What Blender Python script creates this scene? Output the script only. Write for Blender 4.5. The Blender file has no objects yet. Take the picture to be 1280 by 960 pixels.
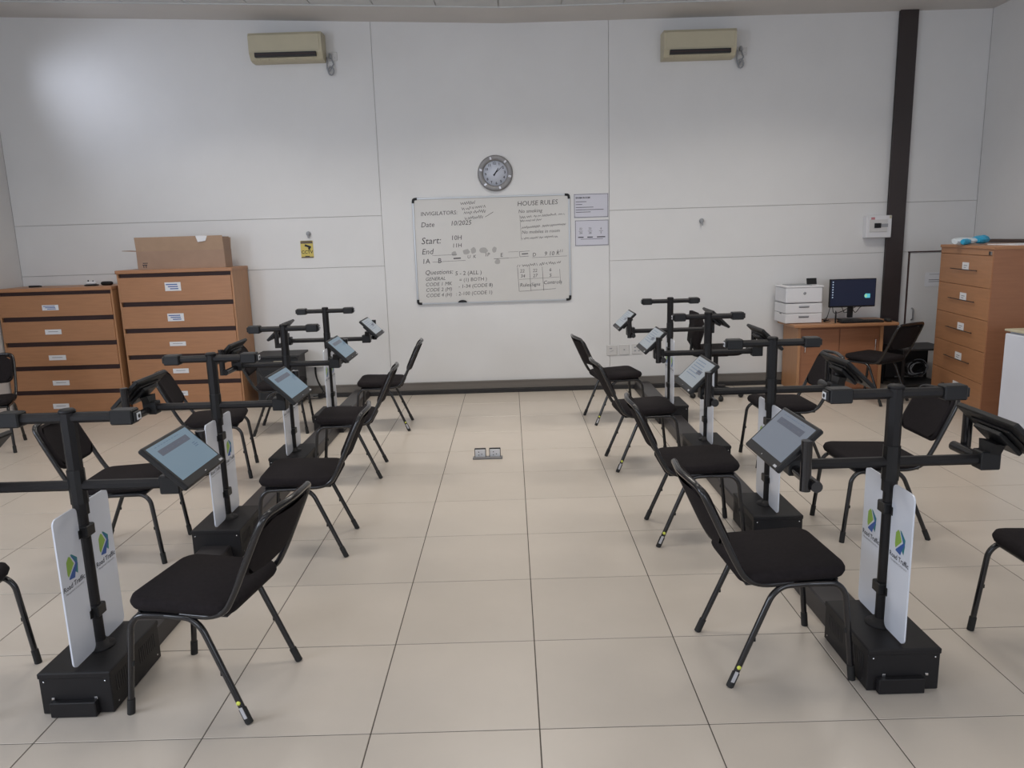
import bpy, math, random
from math import sin, cos, pi, radians, sqrt
from mathutils import Vector, Matrix

C = bpy.context.scene.collection
SC = bpy.context.scene
random.seed(7)

# ------------------------------------------------------------------ camera
FPX, PITCH, YAW, ROLL, CAMH = 948.42, 0.19193, -0.00219, -0.0299, 1.71687
cam_d = bpy.data.cameras.new('camera'); cam = bpy.data.objects.new('camera', cam_d); C.objects.link(cam)
cam_d.sensor_fit = 'HORIZONTAL'; cam_d.sensor_width = 36.0; cam_d.lens = FPX / 1280 * 36.0
cam_d.clip_start = 0.05; cam_d.clip_end = 60
_f = Vector((sin(YAW) * cos(PITCH), cos(YAW) * cos(PITCH), -sin(PITCH)))
_r0 = Vector((cos(YAW), -sin(YAW), 0)); _u0 = _r0.cross(_f)
_r = _r0 * cos(ROLL) + _u0 * sin(ROLL); _u = -_r0 * sin(ROLL) + _u0 * cos(ROLL)
m = Matrix.Identity(4)
for i in range(3):
    m[i][0], m[i][1], m[i][2] = _r[i], _u[i], -_f[i]
m[2][3] = CAMH
cam.matrix_world = m
SC.camera = cam

# ------------------------------------------------------------------ world + light
world = bpy.data.worlds.new('world'); SC.world = world; world.use_nodes = True
world.node_tree.nodes['Background'].inputs[0].default_value = (0.55, 0.65, 0.8, 1)
world.node_tree.nodes['Background'].inputs[1].default_value = 0.6
SC.view_settings.view_transform = 'Standard'; SC.view_settings.look = 'None'
SC.view_settings.exposure = 0.0; SC.view_settings.gamma = 1.0; SC.view_settings.use_curve_mapping = False

def area_light(name, loc, target, sx, sy, power, col, spread=180):
    d = bpy.data.lights.new(name, 'AREA'); d.shape = 'RECTANGLE'; d.size = sx; d.size_y = sy
    d.energy = power; d.color = col; d.spread = radians(spread)
    o = bpy.data.objects.new(name, d); C.objects.link(o); o.location = loc
    o.rotation_euler = (Vector(target) - Vector(loc)).to_track_quat('-Z', 'Y').to_euler()
    return o
# ceiling light panels of the room (above and behind the camera)
LIGHT_POS = [(-2.8, 6.35), (-0.05, 6.35), (2.6, 6.35), (-2.8, 3.6), (-0.05, 3.6), (2.6, 3.6), (-2.8, 0.8), (-0.05, 0.8), (2.6, 0.8)]
LIGHT_W = {6.35: 26, 3.6: 10, 0.8: 3}
for lx, ly in LIGHT_POS:
    area_light('ceiling_lamp_light', (lx, ly, 3.84), (lx, ly, 0), 1.15, 0.55, LIGHT_W[ly], (1.0, 0.945, 0.87), 131)
# daylight through the windows in the rear wall and the left wall, then an added streak lamp
area_light('rear_window_light', (-2.6, -2.9, 1.9), (-2.0, 6, 1.2), 3.2, 1.8, 82, (0.80, 0.87, 1.0))
area_light('rear_window_light', (2.6, -2.9, 1.9), (2.0, 6, 1.2), 3.2, 1.8, 82, (0.80, 0.87, 1.0))
area_light('side_window_light', (-5.2, 1.2, 2.0), (5.0, 4.5, 1.6), 3.4, 1.7, 165, (0.78, 0.86, 1.0))
area_light('side_window_light', (-5.25, 7.55, 3.70), (-2.2, 8.5, 2.4), 0.7, 0.25, 4.6, (0.78, 0.84, 1.0), 85)  # added lamp, aimed along the back wall to draw its slanted bright streak

# ------------------------------------------------------------------ materials
def mat(name, col, rough=0.6, metal=0.0, noise=0.0, nscale=8.0, bump=0.0, bscale=200.0, spec=0.5, objvar=0.0, emis=None, estr=0.0, stretch=None, alpha=None):
    m = bpy.data.materials.new(name); m.use_nodes = True
    nt = m.node_tree; b = nt.nodes['Principled BSDF']
    b.inputs['Base Color'].default_value = (*col, 1); b.inputs['Roughness'].default_value = rough
    b.inputs['Metallic'].default_value = metal; b.inputs['Specular IOR Level'].default_value = spec
    tc = nt.nodes.new('ShaderNodeTexCoord')
    src = tc.outputs['Object']
    if stretch:
        mp = nt.nodes.new('ShaderNodeMapping'); mp.inputs['Scale'].default_value = stretch
        nt.links.new(src, mp.inputs[0]); src = mp.outputs[0]
    colout = None
    if noise > 0:
        n = nt.nodes.new('ShaderNodeTexNoise'); n.inputs['Scale'].default_value = nscale; n.inputs['Detail'].default_value = 5
        n.inputs['Roughness'].default_value = 0.6
        nt.links.new(src, n.inputs['Vector'])
        r = nt.nodes.new('ShaderNodeMapRange'); r.inputs[1].default_value = 0.25; r.inputs[2].default_value = 0.75
        r.inputs[3].default_value = 1 - noise; r.inputs[4].default_value = 1 + noise
        nt.links.new(n.outputs[0], r.inputs[0])
        fac = r.outputs[0]
        if objvar > 0:
            oi = nt.nodes.new('ShaderNodeObjectInfo'); r2 = nt.nodes.new('ShaderNodeMapRange')
            r2.inputs[3].default_value = 1 - objvar; r2.inputs[4].default_value = 1 + objvar
            nt.links.new(oi.outputs['Random'], r2.inputs[0])
            mm = nt.nodes.new('ShaderNodeMath'); mm.operation = 'MULTIPLY'
            nt.links.new(fac, mm.inputs[0]); nt.links.new(r2.outputs[0], mm.inputs[1]); fac = mm.outputs[0]
        vm = nt.nodes.new('ShaderNodeVectorMath'); vm.operation = 'SCALE'; vm.inputs[0].default_value = col
        nt.links.new(fac, vm.inputs['Scale']); nt.links.new(vm.outputs[0], b.inputs['Base Color'])
    if bump > 0:
        n2 = nt.nodes.new('ShaderNodeTexNoise'); n2.inputs['Scale'].default_value = bscale; n2.inputs['Detail'].default_value = 3
        nt.links.new(src, n2.inputs['Vector'])
        bp = nt.nodes.new('ShaderNodeBump'); bp.inputs['Strength'].default_value = bump; bp.inputs['Distance'].default_value = 0.002
        nt.links.new(n2.outputs[0], bp.inputs['Height']); nt.links.new(bp.outputs[0], b.inputs['Normal'])
    if emis:
        b.inputs['Emission Color'].default_value = (*emis, 1); b.inputs['Emission Strength'].default_value = estr
    return m
M = {
 'wall': mat('wall_paint', (0.70, 0.695, 0.69), 0.45, noise=0.03, nscale=1.6, bump=0.05, bscale=30),
 'wall_gap': mat('wall_joint', (0.40, 0.39, 0.38), 0.8),
 'ceil': mat('ceiling_plaster', (0.60, 0.58, 0.56), 0.9, noise=0.03, nscale=2),
 'ceil_tile': mat('ceiling_board', (0.56, 0.57, 0.57), 0.9, noise=0.04, nscale=3, objvar=0.02),
 'tile': mat('porcelain_tile', (0.53, 0.472, 0.408), 0.30, noise=0.045, nscale=2.2, objvar=0.03, bump=0.03, bscale=12, spec=0.45),
 'grout': mat('dark_grout', (0.10, 0.085, 0.07), 0.9),
 'skirt': mat('grey_trunking', (0.15, 0.135, 0.12), 0.5),
 'dark': mat('black_plinth', (0.018, 0.017, 0.018), 0.55),
 'steel_brown': mat('dark_brown_steel', (0.035, 0.026, 0.026), 0.45, noise=0.1, nscale=3),
 'black': mat('black_powder_coat', (0.012, 0.011, 0.012), 0.5, spec=0.3, noise=0.08, nscale=10, bump=0.08, bscale=500),
 'black_gloss': mat('black_gloss_tube', (0.012, 0.011, 0.012), 0.18, spec=0.6),
 'fabric': mat('black_fabric', (0.017, 0.014, 0.015), 0.95, noise=0.2, nscale=60, bump=0.5, bscale=900, spec=0.15),
 'plastic': mat('black_plastic', (0.011, 0.011, 0.012), 0.42, spec=0.35),
 'rubber': mat('black_rubber', (0.012, 0.012, 0.012), 0.7),
 'duct': mat('duct_cover', (0.030, 0.027, 0.028), 0.36, spec=0.4, noise=0.12, nscale=5),
 'plate': mat('white_plate', (0.66, 0.69, 0.76), 0.22, spec=0.5),
 'wood': mat('beech_veneer', (0.39, 0.190, 0.092), 0.42, noise=0.10, nscale=3.0, objvar=0.03, stretch=(1.2, 1.2, 16)),
 'wood_r': mat('beech_veneer_dark', (0.31, 0.135, 0.068), 0.40, noise=0.10, nscale=3.0, objvar=0.03, stretch=(1.2, 1.2, 16)),
 'wood_v': mat('beech_veneer_side', (0.42, 0.215, 0.105), 0.42, noise=0.09, nscale=3.0, stretch=(12, 12, 1.2)),
 'wood_dark': mat('drawer_recess', (0.05, 0.022, 0.02), 0.6),
 'paper': mat('white_paper', (0.72, 0.73, 0.76), 0.8),
 'paper_l': mat('lilac_white_paper', (0.60, 0.60, 0.67), 0.7),
 'ink': mat('black_ink', (0.03, 0.03, 0.04), 0.8),
 'ink_soft': mat('grey_ink', (0.22, 0.22, 0.24), 0.8),
 'marker': mat('marker_ink', (0.05, 0.045, 0.05), 0.7),
 'marker_red': mat('red_marker_ink', (0.42, 0.24, 0.25), 0.7),
 'smudge': mat('wiped_marker_smudge', (0.40, 0.39, 0.38), 0.7),
 'board': mat('whiteboard_enamel', (0.60, 0.585, 0.56), 0.28, noise=0.02, nscale=3),
 'alu': mat('brushed_aluminium', (0.50, 0.51, 0.52), 0.35, metal=0.8),
 'cream': mat('cream_plastic', (0.50, 0.455, 0.33), 0.5, noise=0.05, nscale=4),
 'white_pl': mat('white_plastic', (0.70, 0.70, 0.72), 0.35),
 'socket': mat('socket_plastic', (0.60, 0.59, 0.58), 0.4),
 'white_fr': mat('white_enamel', (0.66, 0.69, 0.77), 0.3, noise=0.03, nscale=3),
 'grey_pl': mat('grey_plastic', (0.30, 0.31, 0.33), 0.45),
 'cardboard': mat('cardboard', (0.33, 0.22, 0.16), 0.85, noise=0.08, nscale=6),
 'cardboard_l': mat('cardboard_flap', (0.38, 0.26, 0.18), 0.85, noise=0.08, nscale=6),
 'green': mat('print_green', (0.27, 0.44, 0.07), 0.5),
 'teal': mat('print_teal', (0.02, 0.20, 0.22), 0.5),
 'blue': mat('print_blue', (0.035, 0.10, 0.34), 0.5),
 'yellow': mat('sign_yellow', (0.62, 0.50, 0.13), 0.6),
 'dot': mat('yellow_dot', (0.75, 0.80, 0.12), 0.5, emis=None),
 'silver': mat('silver_label', (0.55, 0.55, 0.58), 0.4, metal=0.3),
 'chrome': mat('chrome', (0.7, 0.7, 0.72), 0.2, metal=1.0),
 'cyan': mat('blue_packaging', (0.03, 0.33, 0.55), 0.3),
 'wrap': mat('clear_wrap', (0.62, 0.68, 0.72), 0.2),
 'screen_l': mat('lit_screen_blue', (0.02, 0.02, 0.02), 0.25, emis=(0.15, 0.225, 0.29), estr=0.8),
 'screen_r': mat('lit_screen_grey', (0.02, 0.02, 0.02), 0.25, emis=(0.16, 0.185, 0.23), estr=0.8),
 'screen_p': mat('lit_screen_pale', (0.02, 0.02, 0.02), 0.25, emis=(0.27, 0.30, 0.33), estr=0.8),
 'screen_bar': mat('lit_screen_banner', (0.02, 0.02, 0.02), 0.25, emis=(0.075, 0.085, 0.12), estr=0.8),
 'screen_txt': mat('lit_screen_text', (0.02, 0.02, 0.02), 0.25, emis=(0.08, 0.13, 0.21), estr=0.8),
 'desktop': mat('lit_desktop_navy', (0.01, 0.01, 0.015), 0.3, emis=(0.012, 0.017, 0.036), estr=0.7, spec=0.2),
 'icon': mat('lit_icon', (0.1, 0.1, 0.1), 0.4, emis=(0.35, 0.45, 0.6), estr=0.8),
 'icon_c': mat('lit_logo_cyan', (0.1, 0.1, 0.1), 0.4, emis=(0.06, 0.45, 0.55), estr=0.9),
 'icon_g': mat('lit_logo_green', (0.1, 0.1, 0.1), 0.4, emis=(0.35, 0.6, 0.25), estr=0.9),
 'clockface': mat('clock_dial', (0.55, 0.58, 0.66), 0.4),
 'steel': mat('brushed_steel_ring', (0.25, 0.245, 0.25), 0.5, metal=0.4),
 'cable_w': mat('pale_cable', (0.42, 0.40, 0.38), 0.6),
 'lamp': mat('lamp_diffuser', (0.8, 0.8, 0.8), 0.5, emis=(1.0, 0.93, 0.84), estr=1.5),
 'rail': mat('dark_wood_rail', (0.10, 0.065, 0.05), 0.5),
 'red_print': mat('print_red', (0.50, 0.20, 0.22), 0.6),
}

# ------------------------------------------------------------------ mesh builder
class MB:
    def __init__(s, M4=None):
        s.v = []; s.f = []; s.mi = []; s.sm = []; s.cur = 0; s.X = M4 or Matrix.Identity(4)
    def add(s, vs, fs, smooth=False, X=None):
        T = s.X @ X if X is not None else s.X
        o = len(s.v)
        s.v += [tuple(T @ Vector(v)) for v in vs]
        s.f += [tuple(i + o for i in f) for f in fs]
        s.mi += [s.cur] * len(fs); s.sm += [smooth] * len(fs)
        return s
    def quad(s, a, b, c, d):
        return s.add([a, b, c, d], [(0, 1, 2, 3)])
    def box(s, c, sz, bev=0.0, X=None):
        hx, hy, hz = sz[0] / 2, sz[1] / 2, sz[2] / 2
        cx, cy, cz = c
        if bev <= 0:
            vs = [(cx + a * hx, cy + b * hy, cz + d * hz) for a in (-1, 1) for b in (-1, 1) for d in (-1, 1)]
            fs = [(0, 1, 3, 2), (4, 6, 7, 5), (0, 4, 5, 1), (2, 3, 7, 6), (0, 2, 6, 4), (1, 5, 7, 3)]
            return s.add(vs, fs, X=X)
        b = min(bev, hx * .9, hy * .9, hz * .9)
        vs = []; idx = {}
        for a in (-1, 1):
            for q in (-1, 1):
                for d in (-1, 1):
                    for ax in range(3):
                        h = [hx - b, hy - b, hz - b]; h[ax] += b
                        idx[(a, q, d, ax)] = len(vs)
                        vs.append((cx + a * h[0], cy + q * h[1], cz + d * h[2]))
        fs = []
        for a in (-1, 1):
            fs.append([idx[(a, q, d, 0)] for q, d in ((-1, -1), (1, -1), (1, 1), (-1, 1))][::a])
            fs.append([idx[(q, a, d, 1)] for q, d in ((-1, -1), (1, -1), (1, 1), (-1, 1))][::-a])
            fs.append([idx[(q, d, a, 2)] for q, d in ((-1, -1), (1, -1), (1, 1), (-1, 1))][::a])
            for q in (-1, 1):
                fs.append([idx[(a, q, -1, 0)], idx[(a, q, 1, 0)], idx[(a, q, 1, 1)], idx[(a, q, -1, 1)]][::-a * q])
                fs.append([idx[(a, -1, q, 0)], idx[(a, 1, q, 0)], idx[(a, 1, q, 2)], idx[(a, -1, q, 2)]][::a * q])
                fs.append([idx[(-1, a, q, 1)], idx[(1, a, q, 1)], idx[(1, a, q, 2)], idx[(-1, a, q, 2)]][::-a * q])
                for d in (-1, 1):
                    fs.append([idx[(a, q, d, 0)], idx[(a, q, d, 1)], idx[(a, q, d, 2)]][::a * q * d])
        return s.add(vs, fs, X=X)
    def tube(s, path, r, n=10, caps=True, smooth=True, taper=None):
        P = [Vector(p) for p in path]
        k = len(P); vs = []; fs = []
        t0 = (P[1] - P[0]).normalized()
        ref = Vector((0, 0, 1)) if abs(t0.z) < .9 else Vector((1, 0, 0))
        nrm = t0.cross(ref).normalized()
        for i in range(k):
            t = (P[min(i + 1, k - 1)] - P[max(i - 1, 0)]).normalized()
            nrm = (nrm - t * nrm.dot(t)).normalized(); bn = t.cross(nrm)
            rr = r if taper is None else r * taper[i]
            for j in range(n):
                a = 2 * pi * (j + .5) / n
                vs.append(P[i] + nrm * cos(a) * rr + bn * sin(a) * rr)
        for i in range(k - 1):
            for j in range(n):
                fs.append((i * n + j, i * n + (j + 1) % n, (i + 1) * n + (j + 1) % n, (i + 1) * n + j))
        s.add(vs, fs, smooth)
        if caps:
            s.add(vs[:n][::-1], [tuple(range(n))]); s.add(vs[-n:], [tuple(range(n))])
        return s
    def prism(s, pts, z0, z1, X=None):
        n = len(pts)
        vs = [(x, y, z0) for x, y in pts] + [(x, y, z1) for x, y in pts]
        fs = [tuple(range(n - 1, -1, -1)), tuple(range(n, 2 * n))] + [(i, (i + 1) % n, n + (i + 1) % n, n + i) for i in range(n)]
        return s.add(vs, fs, X=X)
    def lathe(s, prof, n=20, c=(0, 0, 0), smooth=True, X=None):
        vs = []; fs = []; k = len(prof)
        for (r, z) in prof:
            for j in range(n):
                a = 2 * pi * j / n
                vs.append((c[0] + r * cos(a), c[1] + r * sin(a), c[2] + z))
        for i in range(k - 1):
            for j in range(n):
                fs.append((i * n + j, i * n + (j + 1) % n, (i + 1) * n + (j + 1) % n, (i + 1) * n + j))
        fs.append(tuple(range(n - 1, -1, -1))); fs.append(tuple(range((k - 1) * n, k * n)))
        return s.add(vs, fs, smooth, X=X)
    def pillow(s, w, d, h, cr, e=None, taper=0.0, X=None, bend=0.0):
        """rounded cushion centred at origin, w along x, d along y, h along z"""
        e = e or h * .45
        lay = [(-h / 2, e), (-h / 2 + e * .3, e * .35), (-h / 2 + e, 0), (h / 2 - e, 0), (h / 2 - e * .3, e * .35), (h / 2, e)]
        vs = []; fs = []
        for z, ins in lay:
            o = rrect(w - 2 * ins, d - 2 * ins, max(cr - ins, .006), 5)
            vs += [(x * (1 - taper * (y / d + .5)), y, z + bend * (x * x * 4 / (w * w))) for x, y in o]
        n = len(o)
        for i in range(len(lay) - 1):
            for j in range(n):
                fs.append((i * n + j, i * n + (j + 1) % n, (i + 1) * n + (j + 1) % n, (i + 1) * n + j))
        m_ = len(vs)
        if bend == 0:
            fs.append(tuple(range(n - 1, -1, -1))); fs.append(tuple(range((len(lay) - 1) * n, len(lay) * n)))
        else:   # strips across so the bent faces follow the curve
            for base, rev in ((0, True), ((len(lay) - 1) * n, False)):
                L = sorted(range(n), key=lambda i: (vs[base + i][0], vs[base + i][1]))
                up = sorted([i for i in range(n) if vs[base + i][1] > 0], key=lambda i: vs[base + i][0])
                dn = sorted([i for i in range(n) if vs[base + i][1] <= 0], key=lambda i: vs[base + i][0])
                NS = 8
                xs0 = vs[base + up[0]][0]; xs1 = vs[base + up[-1]][0]
                def at(lst, x):
                    pr_ = None
                    for i in lst:
                        q = vs[base + i]
                        if pr_ is not None and pr_[0] <= x <= q[0] + 1e-9:
                            t = 0 if q[0] == pr_[0] else (x - pr_[0]) / (q[0] - pr_[0])
                            return pr_[1] + t * (q[1] - pr_[1])
                        pr_ = q
                    return vs[base + (lst[0] if x < 0 else lst[-1])][1]
                z = lay[0][0] if rev else lay[-1][0]
                row = []
                for k in range(NS + 1):
                    x = xs0 + (xs1 - xs0) * k / NS
                    zz = z + bend * (x * x * 4 / (w * w))
                    row.append(len(vs)); vs.append((x, at(dn, x), zz)); vs.append((x, at(up, x), zz))
                for k in range(NS):
                    q = (row[k], row[k + 1], row[k + 1] + 1, row[k] + 1)
                    fs.append(q[::-1] if rev else q)
        return s.add(vs, fs, True, X=X)
    def text(s, txt, size, X, shear=0.0, align='LEFT', bold=0.0):
        vs, fs = text_geo(txt, size, shear, align, bold)
        return s.add(vs, fs, X=X)
    def mesh(s, name, mats):
        me = bpy.data.meshes.new(name); me.from_pydata(s.v, [], s.f)
        for m_ in (mats if isinstance(mats, (list, tuple)) else [mats]): me.materials.append(M[m_] if isinstance(m_, str) else m_)
        me.polygons.foreach_set('material_index', s.mi); me.polygons.foreach_set('use_smooth', s.sm)
        me.update()
        return me
    def obj(s, name, mats, parent=None, loc=None):
        return link(name, s.mesh(name, mats), parent, loc)

def link(name, me, parent=None, loc=None, rot=None):
    o = bpy.data.objects.new(name, me); C.objects.link(o)
    if parent: o.parent = parent
    if loc is not None: o.location = loc
    if rot is not None: o.rotation_euler = rot
    return o

def rrect(w, d, r, seg=4):
    pts = []
    for cx, cy, a0 in ((w / 2 - r, d / 2 - r, 0), (-w / 2 + r, d / 2 - r, 90), (-w / 2 + r, -d / 2 + r, 180), (w / 2 - r, -d / 2 + r, 270)):
        for k in range(seg + 1):
            a = radians(a0 + 90 * k / seg); pts.append((cx + r * cos(a), cy + r * sin(a)))
    return pts

_tc = {}
def text_geo(txt, size, shear, align, bold=0.0):
    k = (txt, size, shear, align, bold)
    if k in _tc: return _tc[k]
    cu = bpy.data.curves.new('t', 'FONT'); cu.body = txt; cu.size = size; cu.shear = shear; cu.align_x = align
    cu.resolution_u = 2; cu.offset = bold
    ob = bpy.data.objects.new('t', cu); C.objects.link(ob)
    dg = bpy.context.evaluated_depsgraph_get(); dg.update()
    me = bpy.data.meshes.new_from_object(ob.evaluated_get(dg))
    vs = [tuple(v.co) for v in me.vertices]; fs = [tuple(p.vertices) for p in me.polygons]
    bpy.data.objects.remove(ob); bpy.data.curves.remove(cu); bpy.data.meshes.remove(me)
    _tc[k] = (vs, fs); return _tc[k]

def fillet(pts, rad, seg=5):
    """round the inner corners of a polyline"""
    P = [Vector(p) for p in pts]; out = [P[0]]
    for i in range(1, len(P) - 1):
        a, b, c = P[i - 1], P[i], P[i + 1]
        d1 = (a - b); d2 = (c - b)
        L = min(rad, d1.length * .48, d2.length * .48)
        p1 = b + d1.normalized() * L; p2 = b + d2.normalized() * L
        for k in range(seg + 1):
            t = k / seg
            out.append(p1 * (1 - t) ** 2 + b * 2 * t * (1 - t) + p2 * t * t)
    out.append(P[-1]); return out

def thing(name, label, cat, loc=(0, 0, 0), rz=0.0, group=None):
    o = bpy.data.objects.new(name, None); C.objects.link(o); o.empty_display_size = .1
    o.location = loc; o.rotation_euler = (0, 0, rz)
    return tag(o, label, cat, group)
def tag(o, label, cat, group=None):
    o['label'] = label; o['category'] = cat
    if group: o['group'] = group
    return o
def struct(o, parented=False):
    o['kind'] = 'structure'; return o
def frame(origin, xdir, ydir):
    """matrix with local x along xdir, y along ydir"""
    x = Vector(xdir).normalized(); y = Vector(ydir); y = (y - x * y.dot(x)).normalized(); z = x.cross(y)
    mm = Matrix.Identity(4)
    for i in range(3): mm[i][0], mm[i][1], mm[i][2], mm[i][3] = x[i], y[i], z[i], origin[i]
    return mm
def wallX(x, z, y):      # print on a wall that faces -y : local x right, local y up
    return frame((x, y, z), (1, 0, 0), (0, 0, 1))

# ------------------------------------------------------------------ room shell
XL, XR, YB, YF = -5.35, 5.06, 8.40, -3.0
T = 0.6; GX, GY = 0.0567, 3.0083; GAP = 0.0045
def zc(x): return 3.88 + 0.0395 * max(0.0, -x)

b = MB(); b.box(((XL + XR) / 2, (YB + YF) / 2, -0.0518), (XR - XL + .4, YB - YF + .4, 0.1))
floor = struct(b.obj('floor', 'grout'))
import functools
@functools.lru_cache(None)
def tile_mesh(w, d):
    bb = MB(); bb.box((w / 2, d / 2, -0.004), (w - GAP, d - GAP, 0.008), 0.0012); return bb.mesh('floor_tile', 'tile')
xs = sorted(set([XL] + [GX + k * T for k in range(-10, 10) if XL + .02 < GX + k * T < XR - .02] + [XR]))
ys = sorted([GY + k * T for k in range(-2, 10) if GY + k * T < YB - .02] + [YB])
for j in range(len(ys) - 1):
    for i in range(len(xs) - 1):
        link('floor_tile', tile_mesh(round(xs[i + 1] - xs[i], 4), round(ys[j + 1] - ys[j], 4)), floor, (xs[i], ys[j], 0))
bb = MB(); y = GY - 2 * T
while y > YF:
    for i in range(len(xs) - 1):
        bb.box(((xs[i] + xs[i + 1]) / 2, y - T / 2, -0.004), (xs[i + 1] - xs[i] - GAP, T - GAP, 0.008))
    y -= T
o = bb.obj('floor_tile', 'tile', floor); o['kind'] = 'stuff'

# back wall: substrate + proud panels
HW = 4.2
b = MB(); b.box(((XL + XR) / 2, YB + .115, HW / 2), (XR - XL + .2, .2, HW))
wall_back = struct(b.obj('wall_back', 'wall_gap'))
def wpanel(x0, x1, z0, z1):
    g = .0016
    bb = MB(); bb.box(((x0 + x1) / 2, YB + .007, (z0 + z1) / 2), (x1 - x0 - 2 * g, .014, z1 - z0 - 2 * g), .002)
    bb.obj('wall_panel', 'wall', wall_back)
for x0, x1, zs in ((XL, -1.372, (0, 1.44, 1.98, HW)), (-1.372, 1.088, (0, HW)), (1.088, 4.17, (0, 1.425, 1.962, HW)), (4.17, XR, (0, 1.425, 1.955, HW))):
    for k in range(len(zs) - 1): wpanel(x0, x1, zs[k], zs[k + 1])
b = MB(); b.box((XL - .1, (YB + YF) / 2, HW / 2), (.2, YB - YF, HW)); struct(b.obj('wall_left', 'wall'))
b = MB(); b.box((XR + .1, (YB + YF) / 2, HW / 2), (.2, YB - YF, HW)); struct(b.obj('wall_right', 'wall'))
b = MB(); b.box(((XL + XR) / 2, YF - .1, HW / 2), (XR - XL + .4, .2, HW)); struct(b.obj('wall_rear', 'wall'))
# ceiling: plaster border along the back wall and lay-in boards in front of it
def slab(bb, x0, x1, y0, y1, th=0.02, dz=0.0):
    xsb = [x0] + ([0.0] if x0 < 0 < x1 else []) + [x1]
    for a, c in zip(xsb, xsb[1:]):
        vs = [(x, y, zc(x) + dz + t) for x in (a, c) for y in (y0, y1) for t in (0, th)]
        bb.add(vs, [(0, 1, 3, 2), (4, 6, 7, 5), (0, 4, 5, 1), (2, 3, 7, 6), (0, 2, 6, 4), (1, 5, 7, 3)])
YE = 7.85
b = MB(); slab(b, XL, XR, YE, YB, .1); slab(b, XL, XR, YF, YE, .08, .02)
ceiling = struct(b.obj('ceiling', 'ceil'))
rest = MB()
cx = [XL] + [-4.24 - .6, -4.24, -3.635, -3.04, -2.44, -1.84, -1.24, -.64, -.04, .56, 1.16, 1.76, 2.36, 2.96, 3.56, 4.16, 4.76, XR]
for j in range(18):
    y1 = YE - j * .6; y0 = max(y1 - .6, YF)
    for i in range(len(cx) - 1):
        tgt = MB() if j == 0 else rest
        slab(tgt, cx[i] + .004, cx[i + 1] - .004, y0 + .004, y1 - .004, .015, .004)
        if j == 0: tgt.obj('ceiling_tile', 'ceil_tile', ceiling)
o = rest.obj('ceiling_tile', 'ceil_tile', ceiling); o['kind'] = 'stuff'
b = MB(); slab(b, XL, XR, YE - .012, YE + .012, .012, -.006); struct(b.obj('trim_1', 'ceil_tile'))
for lx, ly in LIGHT_POS:
    pass

# baseboard on the back wall: grey cable trunking above a black kick strip
b = MB(); b.box(((-2.9 + 4.08) / 2, YB - .018, .090), (4.08 + 2.9, .036, .090), .004); b.box(((-2.9 + 4.08) / 2, YB - .038, .128), (4.08 + 2.9, .004, .004))
bs = struct(b.obj('baseboard_back', 'skirt'))
b = MB(); b.box(((-2.2 + 4.08) / 2, YB - .026, .0225), (4.08 + 2.2, .052, .045), .004); b.obj('kick_strip', 'dark', bs)
# dark rail on the right wall
b = MB(); b.box((XR - .02, 7.2, 1.528), (.04, 2.4, .034), .004); struct(b.obj('trim_2', 'rail'))

# low door in the back wall, right of the steel column
b = MB(); b.box((4.675, YB - .004, .71), (.61, .014, 1.40), .003)
door = struct(b.obj('door_1', 'wall'))
b = MB(); b.box((4.68, YB - .010, 1.424), (.66, .02, .012)); b.box((4.362, YB - .008, .71), (.012, .016, 1.42)); b.obj('frame', 'wood_dark', door)
b = MB(); b.tube(fillet([(4.43, YB - .012, .68), (4.43, YB - .045, .69), (4.43, YB - .045, .80), (4.43, YB - .012, .81)], .02), .008); b.obj('handle', 'steel', door)

# steel column
b = MB()
b.box((4.172, YB - .052, 1.945), (.19, .012, 3.868), .002); b.box((4.172, YB - .012, 1.945), (.17, .012, 3.868)); b.box((4.172, YB - .03, 1.945), (.12, .04, 3.866))
o = struct(b.obj('trim_3', 'steel_brown'))

# ------------------------------------------------------------------ things on the back wall
def aircon(cx_, z0, z1, w, label):
    t = thing('air_conditioner', label, 'air conditioner', (cx_, YB - .001, z0), 0, 'air conditioners near the ceiling')
    h = z1 - z0; D = .20
    b = MB()
    pts = [(0, 0.0), (0, h), (-D + .02, h), (-D, h - .03), (-D, .075), (-D + .045, .012), (-D + .09, 0)]
    X = frame((-w / 2, 0, 0), (0, 1, 0), (0, 0, 1))
    b.prism(pts, 0, w, X=X); b.obj('casing', 'cream', t)
    b = MB(); b.box((0, -D - .001, h * .62), (w * .94, .006, h * .58), .002); b.obj('front_panel', 'cream', t)
    b = MB(); b.box((.0, -D + .010, .052), (w * .84, .05, .042)); b.obj('outlet_slot', 'dark', t)
    b = MB()
    b.box((0, -D - .014, .052), (w * .83, .006, .007)); b.obj('louvre', 'wood_dark', t)
    b = MB()
    for k in range(7): b.tube([(-w * .36 + k * w * .12, -D + .02, .02), (-w * .36 + k * w * .12, -D + .02, .002)], .004, 6)
    b.obj('drip_edge', 'cream', t)
    return t
aircon(-2.215, 3.545, 3.81, .74, 'cream wall air conditioner high on the left half of the back wall')
aircon(1.995, 3.455, 3.72, .735, 'cream wall air conditioner high on the wall nearer the dark column')

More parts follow.
